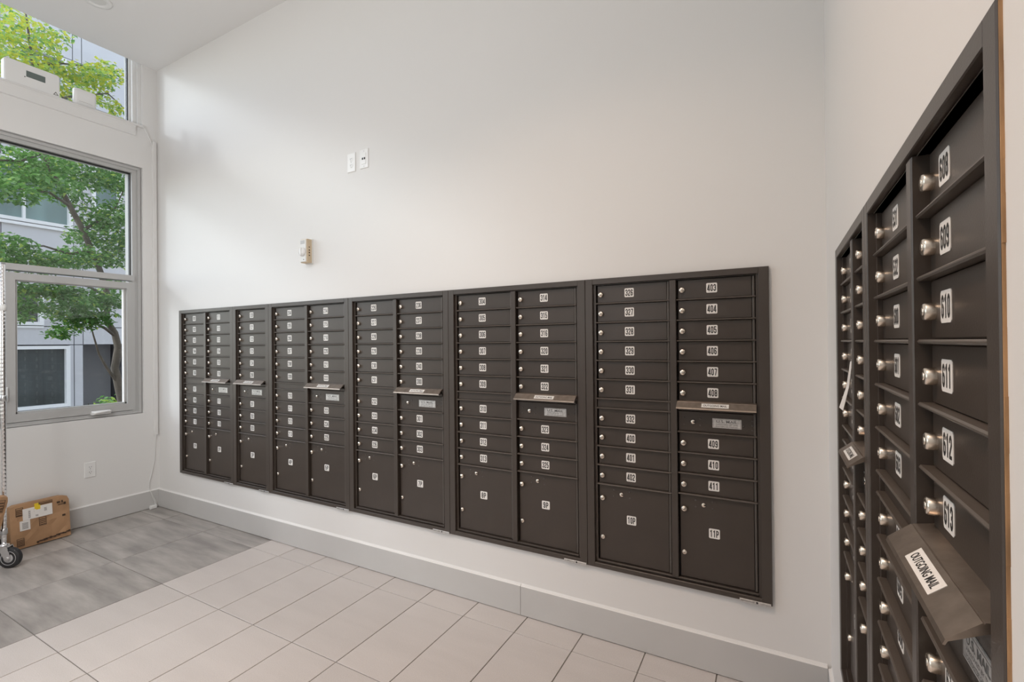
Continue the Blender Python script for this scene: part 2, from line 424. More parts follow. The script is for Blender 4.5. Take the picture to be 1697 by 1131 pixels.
# stepped inner lip
win_box(mb, YR - .022, YR, LZ0 + .004, LZ1 - .004, XF1 - .012, XF1); win_box(mb, WY0 + fw, YR - .022, LZ1 - .026, LZ1 - .004, XF1 - .012, XF1)
win_box(mb, WY0 + fw, YR - .022, LZ0 + .004, LZ0 + .02, XF1 - .012, XF1)
TRZ0, TRZ1 = 1.94, 1.985
win_box(mb, WY0 + fw, YR - fw + .01, TRZ0, TRZ1, XF0, XF1 + .004)
MY0, MY1 = -.993, -.945
win_box(mb, MY0, MY1, LZ0 + .03, TRZ0, XF0, XF1)
w1 = struct(mb.build('window_1', 'window_frame'))
mb = MB()                       # black gasket round the upper pane
for (y0, y1, z0, z1) in ((YR - fw - .006, YR - fw, TRZ1, LZ1 - .054), (WY0 + fw, WY0 + fw + .006, TRZ1, LZ1 - .054), (WY0 + fw + .006, YR - fw - .006, LZ1 - .060, LZ1 - .054), (WY0 + fw + .006, YR - fw - .006, TRZ1, TRZ1 + .004)):
    win_box(mb, y0, y1, z0, z1, -.085, -.058)
mb.build('gasket', 'gasket', w1)
mb = MB(); win_box(mb, WY0 + fw + .001, YR - fw - .001, TRZ1 + .001, LZ1 - .055, -.080, -.074); mb.build('glass_pane', 'glass', w1)
def sash(y0, y1):
    z0, z1 = LZ0 + .034, TRZ0 - .016
    b = MB(); t = .058
    for (a, c, e, f) in ((y0, y0 + t, z0, z1), (y1 - t, y1, z0, z1), (y0 + t, y1 - t, z1 - t + .006, z1), (y0 + t, y1 - t, z0, z0 + t)):
        win_box(b, a, c, e, f, -.10, -.03)
    q = .012                    # sloped glazing bead
    for (a, c, e, f) in ((y0 + t, y0 + t + q, z0 + t, z1 - t), (y1 - t - q, y1 - t, z0 + t, z1 - t), (y0 + t, y1 - t, z1 - t, z1 - t + .006), (y0 + t, y1 - t, z0 + t, z0 + t + q)):
        win_box(b, a, c, e, f, -.09, -.05)
    o = b.build('sash', 'window_frame', w1)
    b = MB(); win_box(b, y0 + t + .004, y1 - t - .004, z0 + t + .004, z1 - t + .002, -.078, -.072); b.build('glass_pane', 'glass', o)
    b = MB()
    win_box(b, y1 - t - q - .004, y1 - t - q, z0 + t + q, z1 - t, -.083, -.055); win_box(b, y0 + t + q, y0 + t + q + .004, z0 + t + q, z1 - t, -.083, -.055)
    b.build('white_bead', 'facade_white', o)
    return o
sa = sash(-.940, -.158)
sash(-2.236, -.998)
win_b = MB(); win_box(win_b, -2.290, -2.240, LZ0 + .03, TRZ0, XF0, XF1); win_b.build('mullion', 'window_frame', w1)
sash(-4.136, -2.296)
# white crank handle under the awning sash
mb = MB()
mb.prism([(-.022, 0), (.012, 0), (.012, .016), (-.004, .028), (-.022, .018)], -.06, .06)
mb.tube([(-.045, -.02, .012), (-.02, -.036, .018), (.02, -.036, .02), (.05, -.026, .022)], .008, 8)
mb.lathe([(.0, -.0), (.011, .0), (.011, .012), (.0, .014)], (.05, -.026, .014), n=10)
mb.xform(Matrix.Translation((-.012, -.405, .852)) @ Matrix.Rotation(math.pi / 2, 4, 'Z'))
mb.build('crank_handle', 'white_plastic', w1)
mb = MB(); mb.cbox(-.022, .022, -.016, .0, -.05, .05, .005); mb.lathe([(.010, 0), (.010, .006), (0, .008)], (0, -.016, -.02), (0, -1, 0), 10)
mb.xform(Matrix.Translation((-.030, -.945, 1.06)) @ Matrix.Rotation(math.pi / 2, 4, 'Z')); mb.build('sash_latch', 'white_plastic', w1)

# upper window
mb = MB()
yr = WY1 + .004
for (y0, y1, z0, z1, x0, x1) in ((yr - .030, yr, HZ0 + .005, 4.06, -.13, -.02), (yr - .058, yr - .030, HZ0 + .005, 4.06, -.13, -.04), (yr - .072, yr - .058, HZ0 + .005, 4.06, -.13, -.07),
                                 (WY0, WY0 + .06, HZ0 + .005, 4.06, -.13, -.03), (WY0 + .06, yr - .072, 4.01, 4.06, -.13, -.03), (WY0 + .06, yr - .072, HZ0 + .005, HZ0 + .05, -.13, -.06)):
    win_box(mb, y0, y1, z0, z1, x0, x1)
w2 = struct(mb.build('window_2', 'window_white'))
mb = MB(); win_box(mb, yr - .078, yr - .072, HZ0 + .05, 4.01, -.11, -.08); mb.build('gasket', 'gasket', w2)
mb = MB(); win_box(mb, WY0 + .061, yr - .079, HZ0 + .051, 4.009, -.098, -.092); mb.build('glass_pane', 'glass', w2)
# sill board with apron
mb2 = MB(); mb2.prism([(0, 0), (-.014, .004), (-.014, .070), (-.022, .084), (0, .084)], 0, 3.98)
mb2.xform(Matrix.Translation((0, -4.145, HZ0 - .084)) @ Matrix.Rotation(math.pi / 2, 4, 'Z'))
mb = MB(); mb.box(-.055, .028, -4.15, -.112, HZ0, HZ0 + .010); mb.mesh(mb2.v, mb2.f)
struct(mb.build('trim_1', 'wall_paint'))
SILL = HZ0 + .010

# ------------------------------------------------------------------ mailbox cabinets
lock_m = MB()
lock_m.lathe([(.0118, .001), (.0118, -.0105), (.0102, -.0128), (.0, -.0130)], (0, 0, 0), (0, 1, 0), 18)
lock_m.lathe([(.0052, -.0128), (.0052, -.0138), (.0, -.0139)], (0, 0, 0), (0, 1, 0), 12)
lock_m.box(-.0008, .0008, -.0142, -.0138, -.0036, .0036, 1)
LOCK = lock_m.data('lock', ['lock_metal', 'lock_slot'])
al = MB()                       # arrow lock: round cylinder with a notch
al.lathe([(.0092, .001), (.0092, -.0035), (.0080, -.0046), (.0, -.0047)], (0, 0, 0), (0, 1, 0), 16)
al.box(.0005, .0094, -.0054, -.0040, -.0022, .0022, 1)
ARROW = al.data('arrow_lock', ['lock_metal', 'dark_gap'])
door_cache = {}
YD = .004                       # door front, measured into the wall
def door_mesh(w, h):
    k = (round(w, 4), round(h, 4))
    if k not in door_cache:
        d = MB(); d.cbox(0, w, 0, .010, 0, h, .0016); door_cache[k] = d.data('mailbox_door', ['bronze_door'])
    return door_cache[k]
def plate(parent, s, cx, cz, y=0.0):
    p = MB(); w, h, c = .0425, .0405, .003
    n = [(-w / 2 + c, -h / 2), (w / 2 - c, -h / 2), (w / 2, -h / 2 + c), (w / 2, h / 2 - c), (w / 2 - c, h / 2), (-w / 2 + c, h / 2), (-w / 2, h / 2 - c), (-w / 2, -h / 2 + c)]
    v = [(cx + x, y - .0008, cz + z) for x, z in n] + [(cx + x, y + .0004, cz + z) for x, z in n]
    p.mesh(v, [tuple(range(8))] + [(i, i + 8, (i + 1) % 8 + 8, (i + 1) % 8) for i in range(8)], 0)
    digits(p, s, cx, cz, .0290, y - .0011, 1, .10 if len(s) > 2 else .14, .74 if len(s) > 2 else .88)
    return p.build('number_plate', ['plate_white', 'digit_ink'], parent)
def rivets(parent, pts, y, name='rivets'):
    b = MB()
    for x, z in pts: b.lathe([(.0040, .0005), (.0036, -.0014), (.0, -.0022)], (x, y, z), (0, 1, 0), 8)
    return b.build(name, 'hinge_metal', parent)
def tenant(root, x, z, w, h, num, pf=.475):
    o = put('mailbox_door', door_mesh(w, h), root, (x, YD, z))
    put('lock', LOCK, o, (.0175, 0, h * .46))
    plate(o, num, w * pf, h * .51)
    return o
def hood_mesh(w):
    b = MB()
    # folded sheet: narrow facet by the wall, a score line, wide facet, turned-down lip
    up = [(.006, .012), (-.0175, .0075), (-.0185, .0060), (-.0195, .0070), (-.0455, -.0150), (-.0475, -.0205)]
    dn = [(-.0455, -.0205), (-.0435, -.0165), (-.006, .003), (.006, .003)]
    b.prism(up + dn, 0, w)
    return b
def hood(root, x, z, w):
    o = hood_mesh(w).build('outgoing_mail_hood', 'hood_metal', root, (x, YD - .004, z))
    b = MB(); a = Vector((0, -.0455 + .0195, -.0150 - .0070)); ln = a.length; a.normalize(); nrm = Vector((0, a.z, -a.y))
    if nrm.z < 0: nrm = -nrm
    mid = Vector((w * .50, (-.0195 - .0455) / 2, (.0070 - .0150) / 2)) + nrm * .0006
    hw, hh = .052, ln * .31
    q = [mid + Vector((sx * hw, 0, 0)) + a * (sy * hh) for sx, sy in ((-1, 1), (1, 1), (1, -1), (-1, -1))]
    b.mesh(q + [p - nrm * .0008 for p in q], [(0, 1, 2, 3), (0, 4, 5, 1), (1, 5, 6, 2), (2, 6, 7, 3), (3, 7, 4, 0)], 0)
    lettering(b, 'OUTGOING MAIL', mid + nrm * .0004, (1, 0, 0), -a, hw * 1.74, hh * 1.05, 1, .012)
    b.build('hood_label', ['plate_white', 'digit_ink'], o)
    return o
def cabinet(loc, rz, w, H, mull, cols, pitch, label, trimL=.036, trimR=.038, silver=True, zoff=.027):
    """cols: one dict per column: six+n tenant numbers, whether it has the outgoing slot, the parcel number"""
    root = thing('mailbox_cabinet', label, 'mailbox cabinet', loc, rz, 'wall mailbox cabinets')
    e = .0006
    # outer trim
    b = MB(); yf, yb = -.018, .006
    tz, bz = .026, .022
    b.cbox(e, trimL, yf, yb, 0, H, .0015); b.cbox(w - trimR, w - e, yf, yb, 0, H, .0015)
    b.cbox(trimL - .001, w - trimR + .001, yf, yb, H - tz, H, .0015); b.cbox(trimL - .001, w - trimR + .001, yf, yb, 0, bz, .0015)
    b.build('trim_frame', 'bronze', root)
    b = MB(); b.box(.014, w - .014, .016, .33, .014, H - .014); b.build('cabinet_body', 'dark_gap', root)
    x0, x1 = trimL, w - trimR
    zt = H - zoff                # top of the first door
    zp = .018                    # bottom of the parcel door
    # inner flange round the doors
    fl = MB(); yi = -.003
    fl.box(x0 - .002, x0 + .012, yi, .018, bz - .002, H - tz + .002); fl.box(x1 - .010, x1 + .002, yi, .018, bz - .002, H - tz + .002)
    fl.cbox(x0 + .012, x1 - .010, -.008, .018, zt - .002, H - tz - .003, .001)
    fl.cbox(x0 + .012, x1 - .010, -.008, .018, bz + .004, bz + .012, .001)
    fl.build('door_frame', 'bronze', root)
    edges = [x0 + .012] + [m for mm in mull for m in (mm - .0135, mm + .0135)] + [x1 - .010]
    for mm in mull:
        b = MB(); b.cbox(mm - .0135, mm + .0135, -.015, .018, bz + .012, zt - .002, .002); b.build('mullion', 'bronze', root)
    for ci, c in enumerate(cols):
        a, z1 = edges[2 * ci], edges[2 * ci + 1]
        dx0, dx1 = a + .006, z1 - .014
        dw = dx1 - dx0
        dvm = MB(); dvm.cbox(0, z1 - a, -.0105, .018, -.0030, .0030, .0022); dvm = dvm.data('divider', ['divider_lit'])
        def divider(z): put('divider', dvm, root, (a, 0, z))
        # hinge strip
        hb = MB(); hb.cbox(z1 - .0125, z1 - .003, -.002, .016, bz + .015, zt - .004, .002); hb.build('hinge_strip', 'hinge_metal', root)
        z = zt
        for k in range(6):
            tenant(root, dx0, z - pitch + .004, dw, pitch - .008, c['n'][k], c['pf']); z -= pitch
            if k < 5 or not c['slot']: divider(z)
        if not c['slot']:
            b = MB(); b.cbox(a + .002, z1 - .001, 0, .010, z - pitch / 2 + .003, z - .003, .001)
            b.build('blank_panel', 'bronze_door', root, (0, YD, 0))
            z -= pitch / 2; divider(z); rest = c['n'][6:]
        else:
            hood(root, a + .001, z - .001, z1 - a - .002)
            zs = z - pitch * 1.42
            b = MB()             # slot lintel and door
            b.cbox(a + .003, z1 - .002, -.002, .016, z - .034, z - .018, .001); b.build('slot_lintel', 'bronze', root)
            b = MB(); b.cbox(a + .003, z1 - .003, 0, .010, zs + .004, z - .037, .0014)
            p = b.build('slot_panel', 'bronze_door', root, (0, YD, 0))
            hz = z - .037 - zs; cz = zs + hz * .50
            put('arrow_lock', ARROW, p, (a + (z1 - a) * .205, 0, cz))
            k = (z1 - a)
            rivets(p, [(a + k * .085, cz + .016), (a + k * .085, cz - .013), (a + k * .30, cz + .016), (a + k * .30, cz - .013), (a + k * .84, cz - .006), (a + k * .945, cz + .020), (a + k * .945, cz), (a + k * .945, cz - .020)], 0)
            b = MB(); px0, px1, pz0, pz1 = a + k * .455, a + k * .815, cz - .019, cz + .021
            b.cbox(px0, px1, -.0016, .0004, pz0, pz1, .001)
            mx = (px0 + px1) / 2
            for (q0, q1, q2, q3) in ((px0 + .003, px1 - .003, pz1 - .0042, pz1 - .0034), (px0 + .003, px1 - .003, pz0 + .0034, pz0 + .0042), (px0 + .003, px0 + .0038, pz0 + .0034, pz1 - .0034), (px1 - .0038, px1 - .003, pz0 + .0034, pz1 - .0034)):
                b.face([(q0, -.0018, q2), (q1, -.0018, q2), (q1, -.0018, q3), (q0, -.0018, q3)], 1)
            lettering(b, 'U.S. MAIL', (mx, -.0019, cz + .0085), (1, 0, 0), (0, 0, 1), (px1 - px0) * .72, .0115, 1, .012)
            lettering(b, 'APPROVED BY THE', (mx, -.0019, cz - .0035), (1, 0, 0), (0, 0, 1), (px1 - px0) * .74, .0048, 1)
            lettering(b, 'POSTMASTER GENERAL', (mx, -.0019, cz - .0115), (1, 0, 0), (0, 0, 1), (px1 - px0) * .74, .0048, 1)
            b.build('mail_plate', ['silver_plate', 'grey_ink'], p)
            z = zs; divider(z); rest = c['n'][6:]
        for num in rest:
            tenant(root, dx0, z - pitch + .004, dw, pitch - .008, num, c['pf']); z -= pitch; divider(z)
        ph = z - .004 - (bz + .015)
        o = put('parcel_door', door_mesh(dw, ph), root, (dx0, YD, bz + .015))
        put('lock', LOCK, o, (.0175, 0, ph - .060)); put('lock', LOCK, o, (.0165, 0, ph * .30)).scale = (.85, .6, .85)
        put('arrow_lock', ARROW, o, (dw * .335, 0, ph - .036))
        rivets(o, [(dw * .22, ph - .020), (dw * .22, ph - .048), (dw * .455, ph - .020), (dw * .455, ph - .048)], 0)
        plate(o, c['p'], dw * .475, ph * .575)
    if silver:
        b = MB(); b.cbox(w - .118, w - .006, -.0205, -.0175, -.004, .0085, .0006)
        for k in range(14):
            xx = w - .113 + k * .0036; b.face([(xx, -.0208, .0000), (xx + .0018, -.0208, .0000), (xx + .0018, -.0208, .0040), (xx, -.0208, .0040)], 1)
        for k in range(9):
            xx = w - .046 + k * .0042; b.face([(xx, -.0208, .0010), (xx + .0022, -.0208, .0010), (xx + .0022, -.0208, .0026), (xx, -.0208, .0026)], 1)
        b.lathe([(.0042, -.0176), (.0042, -.0215), (.0, -.0222)], (w - .055, 0, .0030), (0, 1, 0), 10, 2)
        b.build('nameplate', ['silver_plate', 'grey_ink', 'digit_ink'], root)
    return root
def col(n, p, slot=False, pf=.475): return {'n': n, 'p': p, 'slot': slot, 'pf': pf}
def run(a, b): return [str(k) for k in range(a, b + 1)]
UB = [U0, 1.1145, 1.5425, 2.342, 3.1175, 3.912, U1]
units = [
    ([col(run(101, 110), '1P'), col(run(111, 119), '2P', True)], [.369], 'two-column bronze mailbox cabinet with parcel doors 1P and 2P, nearest the window wall'),
    ([col(run(120, 124) + run(200, 203), '3P', True)], [], 'narrow single-column bronze mailbox cabinet with parcel door 3P'),
    ([col(run(204, 213), '4P'), col(['214', '215', '216'] + run(220, 225), '5P', True)], [.394], 'two-column bronze mailbox cabinet numbered 204 to 225, parcel doors 4P and 5P'),
    ([col(run(226, 235), '6P'), col(run(236, 240) + run(300, 303), '7P', True)], [.382], 'two-column bronze mailbox cabinet numbered 226 to 303, parcel doors 6P and 7P'),
    ([col(run(304, 313), '8P'), col(['314', '315', '316'] + run(320, 325), '9P', True)], [.4055], 'two-column bronze mailbox cabinet numbered 304 to 325, parcel doors 8P and 9P'),
    ([col(run(326, 332) + run(400, 402), '10P'), col(run(403, 411), '11P', True)], [.396], 'two-column bronze mailbox cabinet numbered 326 to 411, end of the long back wall row'),
]
for i, (cols, mull, lab) in enumerate(units):
    cabinet((UB[i], 0, ZB), 0, UB[i + 1] - UB[i], ZT - ZB, mull, cols, .0885, lab)
wdir = Vector((-math.sin(DELTA), -math.cos(DELTA), 0))
wnorm = Vector((math.cos(DELTA), -math.sin(DELTA), 0))
def rpos(s, z, into=.014): p = Vector((W0, 0, z)) + wdir * s + wnorm * into; return tuple(p)
cabinet(rpos(RS0, RZB), RROT, .922 - RS0, RZT - RZB, [.685 - RS0], [col(run(412, 416) + run(420, 424), '12P'), col(run(425, 432) + ['500'], '13P', True)], .0858,
        'bronze mailbox cabinet on the side wall next to the corner, paper slip stuck in it', .033, .03, False)
cabinet(rpos(.922, RZB), RROT, RS1 - .922, RZT - RZB, [.370], [col(run(531, 532) + run(600, 607), '14P', False, .43), col(run(608, 616), '15P', True, .27)], .0858,
        'bronze mailbox cabinet with doors 608 to 613, closest to the viewer on the side wall', .033, .03, False)

# paper slip caught in a door of the far side-wall cabinet
b = MB()
pts = [(.0, -.0135, .125), (.03, -.0125, .128), (.028, -.020, .06), (.03, -.033, 0), (-.004, -.038, .004), (-.002, -.022, .06)]
for th, rev in ((0, False), (.0008, True)):
    q = [(x, y - th, z) for x, y, z in pts]
    for f in ((0, 1, 2, 5), (5, 2, 3, 4)): b.face([q[k] for k in (f[::-1] if rev else f)])
o = b.build('paper_slip', 'plate_white'); o.location = rpos(.640, 1.205); o.rotation_euler = (0, 0, RROT)
tag(o, 'white paper slip hanging out of a mailbox door near the corner', 'paper')

# ------------------------------------------------------------------ wall plates and small devices
def outlet_plate(label, cat_loc, rz, kind):
    t = thing('outlet_plate', label, 'wall plate', cat_loc, rz)
    b = MB(); b.cbox(-.036, .036, -.006, 0, -.0595, .0595, .003); b.build('cover', 'white_plastic', t)
    if kind == 'duplex':
        for s in (1, -1):
            b = MB(); cz = s * .0195
            n = 12; ring = [(.0165 * math.cos(2 * math.pi * k / n), .0145 * math.sin(2 * math.pi * k / n)) for k in range(n)]
            b.mesh([(x, -.0075, cz + z) for x, z in ring] + [(x, -.005, cz + z) for x, z in ring], [tuple(range(n))] + [(k, (k + 1) % n, n + (k + 1) % n, n + k) for k in range(n)], 0)
            for (x, hw, hh) in ((-.0062, .0012, .0042), (.0062, .0012, .0036)):
                b.face([(x - hw, -.0078, cz + .003 - hh), (x + hw, -.0078, cz + .003 - hh), (x + hw, -.0078, cz + .003 + hh), (x - hw, -.0078, cz + .003 + hh)], 1)
            b.lathe([(.0024, -.0076), (.0, -.0079)], (0, 0, cz - .0085), (0, 1, 0), 8, 1)
            b.build('receptacle', ['white_plastic', 'gasket'], t)
    else:
        b = MB(); b.cbox(-.0175, .0175, -.0085, -.005, -.034, .034, .001)
        for x in (-.0085, .0085):
            b.box(x - .0056, x + .0056, -.0090, -.0080, -.0065, .0065, 1)
        b.build('jack_insert', ['white_plastic', 'gasket'], t)
    b = MB()
    for zz in ((.0, ) if kind == 'duplex' else (.047, -.047)):
        b.lathe([(.0032, -.0055), (.0028, -.0072), (.0, -.0075)], (0, 0, zz), (0, 1, 0), 8)
    b.build('screw', 'zinc', t)
    return t
outlet_plate('white duplex outlet plate high on the back wall, beside the jack plate', (2.366, 0, 2.536), 0, 'duplex')
outlet_plate('white wall plate with two black data jacks, high on the back wall', (2.476, 0, 2.540), 0, 'jacks')
outlet_plate('white duplex outlet plate low under the window', (0, -.478, .428), math.pi / 2, 'duplex')

t = thing('dial_timer', 'small beige box with a white round dial, alone on the back wall', 'timer', (1.966, 0, 2.012))
b = MB(); b.cbox(-.031, .031, -.052, -.008, -.078, .078, .006); b.build('housing', 'beige_plastic', t)
b = MB(); b.cbox(-.034, .034, -.010, 0, -.082, .082, .002); b.build('back_plate', 'light_plastic', t)
b = MB(); b.cbox(-.028, .028, -.0545, -.050, -.074, .074, .003); b.cbox(-.024, .018, -.0555, -.053, .045, .069, .001, 1); b.box(.004, .010, -.0555, -.053, -.062, -.056, 2)
b.build('face_plate', ['light_plastic', 'window_frame', 'gasket'], t)
b = MB(); b.lathe([(.030, -.054), (.030, -.060), (.027, -.066), (.012, -.068), (.0, -.068)], (-.002, 0, -.008), (0, 1, 0), 24)
b.cbox(-.006, .002, -.074, -.066, -.032, .016, .002)
d = b.build('dial', 'white_plastic', t)
b = MB()
for (z0, z1) in ((.022, .028), (.001, .009), (-.016, -.007), (-.034, -.026)):
    b.face([(.0313, -.034, z0), (.0313, -.025, z0), (.0313, -.025, z1), (.0313, -.034, z1)])
b.build('side_slots', 'box_ink', t)

# white boxes on the ledge of the upper window
t = thing('display_console', 'large white console box with a grey screen on the upper window ledge', 'console', (-.012, -.797, SILL), math.pi / 2)
b = MB(); w, h, dp, c = .148, .168, .030, .016
prof = []
for (cx, cz, a0) in ((w - c, c, -90), (w - c, h - c, 0), (-w + c, h - c, 90), (-w + c, c, 180)):
    for k in range(5): a = math.radians(a0 + k * 22.5); prof.append((cx + c * math.cos(a), cz + c * math.sin(a)))
n = len(prof); b2 = .006
def inset(p, k): return (p[0] * (1 - k / w), (p[1] - h / 2) * (1 - k / (h / 2)) + h / 2)
vs = [(x, dp, z) for x, z in prof] + [(x, -dp + b2, z) for x, z in prof] + [(inset(p, b2)[0], -dp, inset(p, b2)[1]) for p in prof]
b.mesh(vs, [tuple(range(n))[::-1], tuple(range(2 * n, 3 * n))] + [(i, (i + 1) % n, n + (i + 1) % n, n + i) for i in range(n)] + [(n + i, n + (i + 1) % n, 2 * n + (i + 1) % n, 2 * n + i) for i in range(n)])
b.build('housing', 'white_plastic', t)
b = MB(); b.cbox(-.036, .066, -dp - .0012, -dp + .002, .076, .120, .0006); b.build('screen', 'lcd', t)
b = MB(); b.lathe([(.0035, -dp + .001), (.0035, -dp - .001), (.0, -dp - .0014)], (-.043, 0, .072), (0, 1, 0), 10); b.build('button', 'gasket', t)
b = MB()
tri = [(.112, .016), (.136, .016), (.124, .036), (.112, .016)]
for q in ribbon(tri, .004): b.face([(p.x, -dp - .0006, p.y) for p in q])
b.build('triangle_mark', 'grey_ink', t)

t = thing('router', 'small white rounded router on the upper window ledge, beside the console', 'router', (-.014, -.494, SILL), math.pi / 2)
b = MB(); w, h, dp = .070, .132, .026; c = .022
prof = []
for (cx, cy, a0) in ((w - c, -dp + c, -90), (w - c, dp - c, 0), (-w + c, dp - c, 90), (-w + c, -dp + c, 180)):
    for k in range(5): a = math.radians(a0 + k * 22.5); prof.append((cx + c * math.cos(a), cy + c * math.sin(a)))
n = len(prof); vs = []; lv = [(1, 0), (1, h - .008), (.97, h - .002), (.90, h)]
for k, z in lv: vs += [(x * k, y * k, z) for x, y in prof]
b.mesh(vs, [tuple(range(n))[::-1], tuple(range(3 * n, 4 * n))] + [(j * n + i, j * n + (i + 1) % n, (j + 1) * n + (i + 1) % n, (j + 1) * n + i) for j in range(3) for i in range(n)], 0, True)
b.build('housing', 'white_plastic', t)
b = MB()
arc = [(-.066 + .13 * k / 10, .020 + .024 * math.sin(math.pi * (0.15 + .5 * k / 10)) - .012 * k / 10) for k in range(11)]
for q in ribbon(arc[1:-1], .003): b.face([(p.x, -dp - .0004 if abs(p.x) < w - c else -dp + .004, p.y) for p in q])
b.build('accent_line', 'window_frame', t)

# cable raceway in the corner, the cord, the plug
b = MB(); b.cbox(-.030, .0, -.014, 0, .624, 3.16, .002)
o = b.build('cable_raceway', 'wall_paint'); o.location = (0, -.012, 0); o.rotation_euler = (0, 0, math.pi / 2)
tag(o, 'slim white vertical cable raceway in the corner beside the windows', 'cable cover')
b = MB(); b.tube([(.030, -.46, SILL + .003), (.031, -.30, SILL + .002), (.030, -.12, SILL + .002), (.026, -.10, SILL - .03), (.012, -.055, SILL - .10), (.008, -.036, SILL - .16)], .0028, 6)
tag(b.build('router_cable', 'white_plastic'), 'thin white cable running from the router into the corner raceway', 'cable')
b = MB(); b.tube([(.008, -.026, .63), (.006, -.034, .52), (.006, -.040, .40), (.008, -.062, .30), (.008, -.082, .22), (.006, -.080, .165), (.0165, -.075, .145), (.0165, -.060, .09), (.018, -.045, .055), (.028, -.045, .020)], .0025, 6)
b.tube([(.0165, -.072, .14), (.0165, -.050, .085), (.019, -.034, .045), (.028, -.040, .018)], .0025, 6)
tag(b.build('floor_cord', 'white_plastic'), 'thin white cord dangling over the baseboard in the corner', 'cord')
b = MB(); b.cbox(-.024, .024, -.028, .0, 0, .028, .004)
o = b.build('plug_block', 'white_plastic'); o.location = (.016, -.062, 0); o.rotation_euler = (0, 0, math.pi / 2)
tag(o, 'small white plug block on the floor in the corner', 'plug')

# recessed downlight
t = thing('downlight', 'round white recessed downlight on the ceiling above the window', 'ceiling light', (.612, -.645, CZ))
b = MB(); b.lathe([(.052, .0), (.085, -.001), (.085, -.006), (.078, -.012), (.056, -.012), (.050, -.004)], (0, 0, 0), (0, 0, 1), 28); b.build('trim_ring', 'white_plastic', t)
b = MB(); b.lathe([(.052, -.005), (.052, -.001)], (0, 0, 0), (0, 0, 1), 24, 0, False); b.build('lens', 'light_plastic', t)

# ------------------------------------------------------------------ wire shelf rack at the left edge, parcels
t = thing('shelf_rack', 'chrome wire shelf rack on caster wheels at the left edge', 'rack')
RX0, RX1, RY0, RY1 = .075, .425, -1.95, -1.06
def post(x, y):
    b = MB(); prof = [(.0125, .165)]
    z = .19
    while z < 1.92:
        prof += [(.0125, z), (.0123, z + .0012), (.0123, z + .0028), (.0125, z + .004)]; z += .0254
    prof += [(.0125, 1.915), (.010, 1.925), (.0, 1.926)]
    b.lathe(prof, (x, y, 0), (0, 0, 1), 14); b.build('post', 'chrome', t)
    for zz in (.21, 1.05, 1.62):
        b = MB(); b.lathe([(.0135, 0), (.0175, .003), (.0165, .034), (.0135, .038)], (x, y, zz), (0, 0, 1), 14); b.build('shelf_collar', 'zinc' if zz < 1.5 else 'light_plastic', t)
    # caster
    f = MB()
    f.lathe([(.010, .165), (.012, .150), (.026, .148), (.026, .136), (.0, .134)], (x, y, 0), (0, 0, 1), 14)
    ang = math.radians(35); cx, cy = x + .030 * math.cos(ang), y + .030 * math.sin(ang)
    M = Matrix.Translation((x, y, 0)) @ Matrix.Rotation(ang, 4, 'Z')
    g = MB()
    for s in (-1, 1):
        yy = s * .021
        poly = [(-.020, .140), (.030, .140), (.050, .085), (.047, .055), (.030, .050), (.014, .066)]
        v = [(px, yy - .0018, pz) for px, pz in poly] + [(px, yy + .0018, pz) for px, pz in poly]; m = len(poly)
        g.mesh(v, [tuple(range(m))[::-1], tuple(range(m, 2 * m))] + [(i, (i + 1) % m, m + (i + 1) % m, m + i) for i in range(m)])
    g.box(-.020, .030, -.0225, .0225, .135, .140)
    g.lathe([(.009, -.028), (.009, .028)], (.034, 0, .0635), (0, 1, 0), 10)
    g.box(.040, .072, -.014, .014, .110, .114)
    g.xform(M); f.mesh(g.v, g.f)
    f.build('caster_fork', 'chrome', t)
    wv = MB()
    wv.lathe([(.040, -.014), (.060, -.015), (.0635, -.010), (.0635, .010), (.060, .015), (.040, .014)], (.034, 0, .0635), (0, 1, 0), 28, 0)
    wv.lathe([(.008, -.0155), (.026, -.0155), (.030, -.010), (.038, -.013), (.044, -.0155), (.044, .0155), (.038, .013), (.030, .010), (.026, .0155), (.008, .0155)], (.034, 0, .0635), (0, 1, 0), 24, 1)
    wv.xform(M); wv.build('caster_wheel', ['rubber', 'grey_hub'], t)
for x in (RX0, RX1):
    for y in (RY0, RY1): post(x, y)
for zz in (.225, 1.065):
    b = MB()
    for x in (RX0, RX1): b.tube([(x, RY0, zz), (x, RY1, zz)], .004, 6)
    for y in (RY0, RY1): b.tube([(RX0, y, zz), (RX1, y, zz)], .004, 6)
    k = RY0 + .03
    while k < RY1 - .01: b.tube([(RX0, k, zz + .004), (RX1, k, zz + .004)], .0018, 5); k += .03
    b.build('wire_shelf', 'chrome', t)

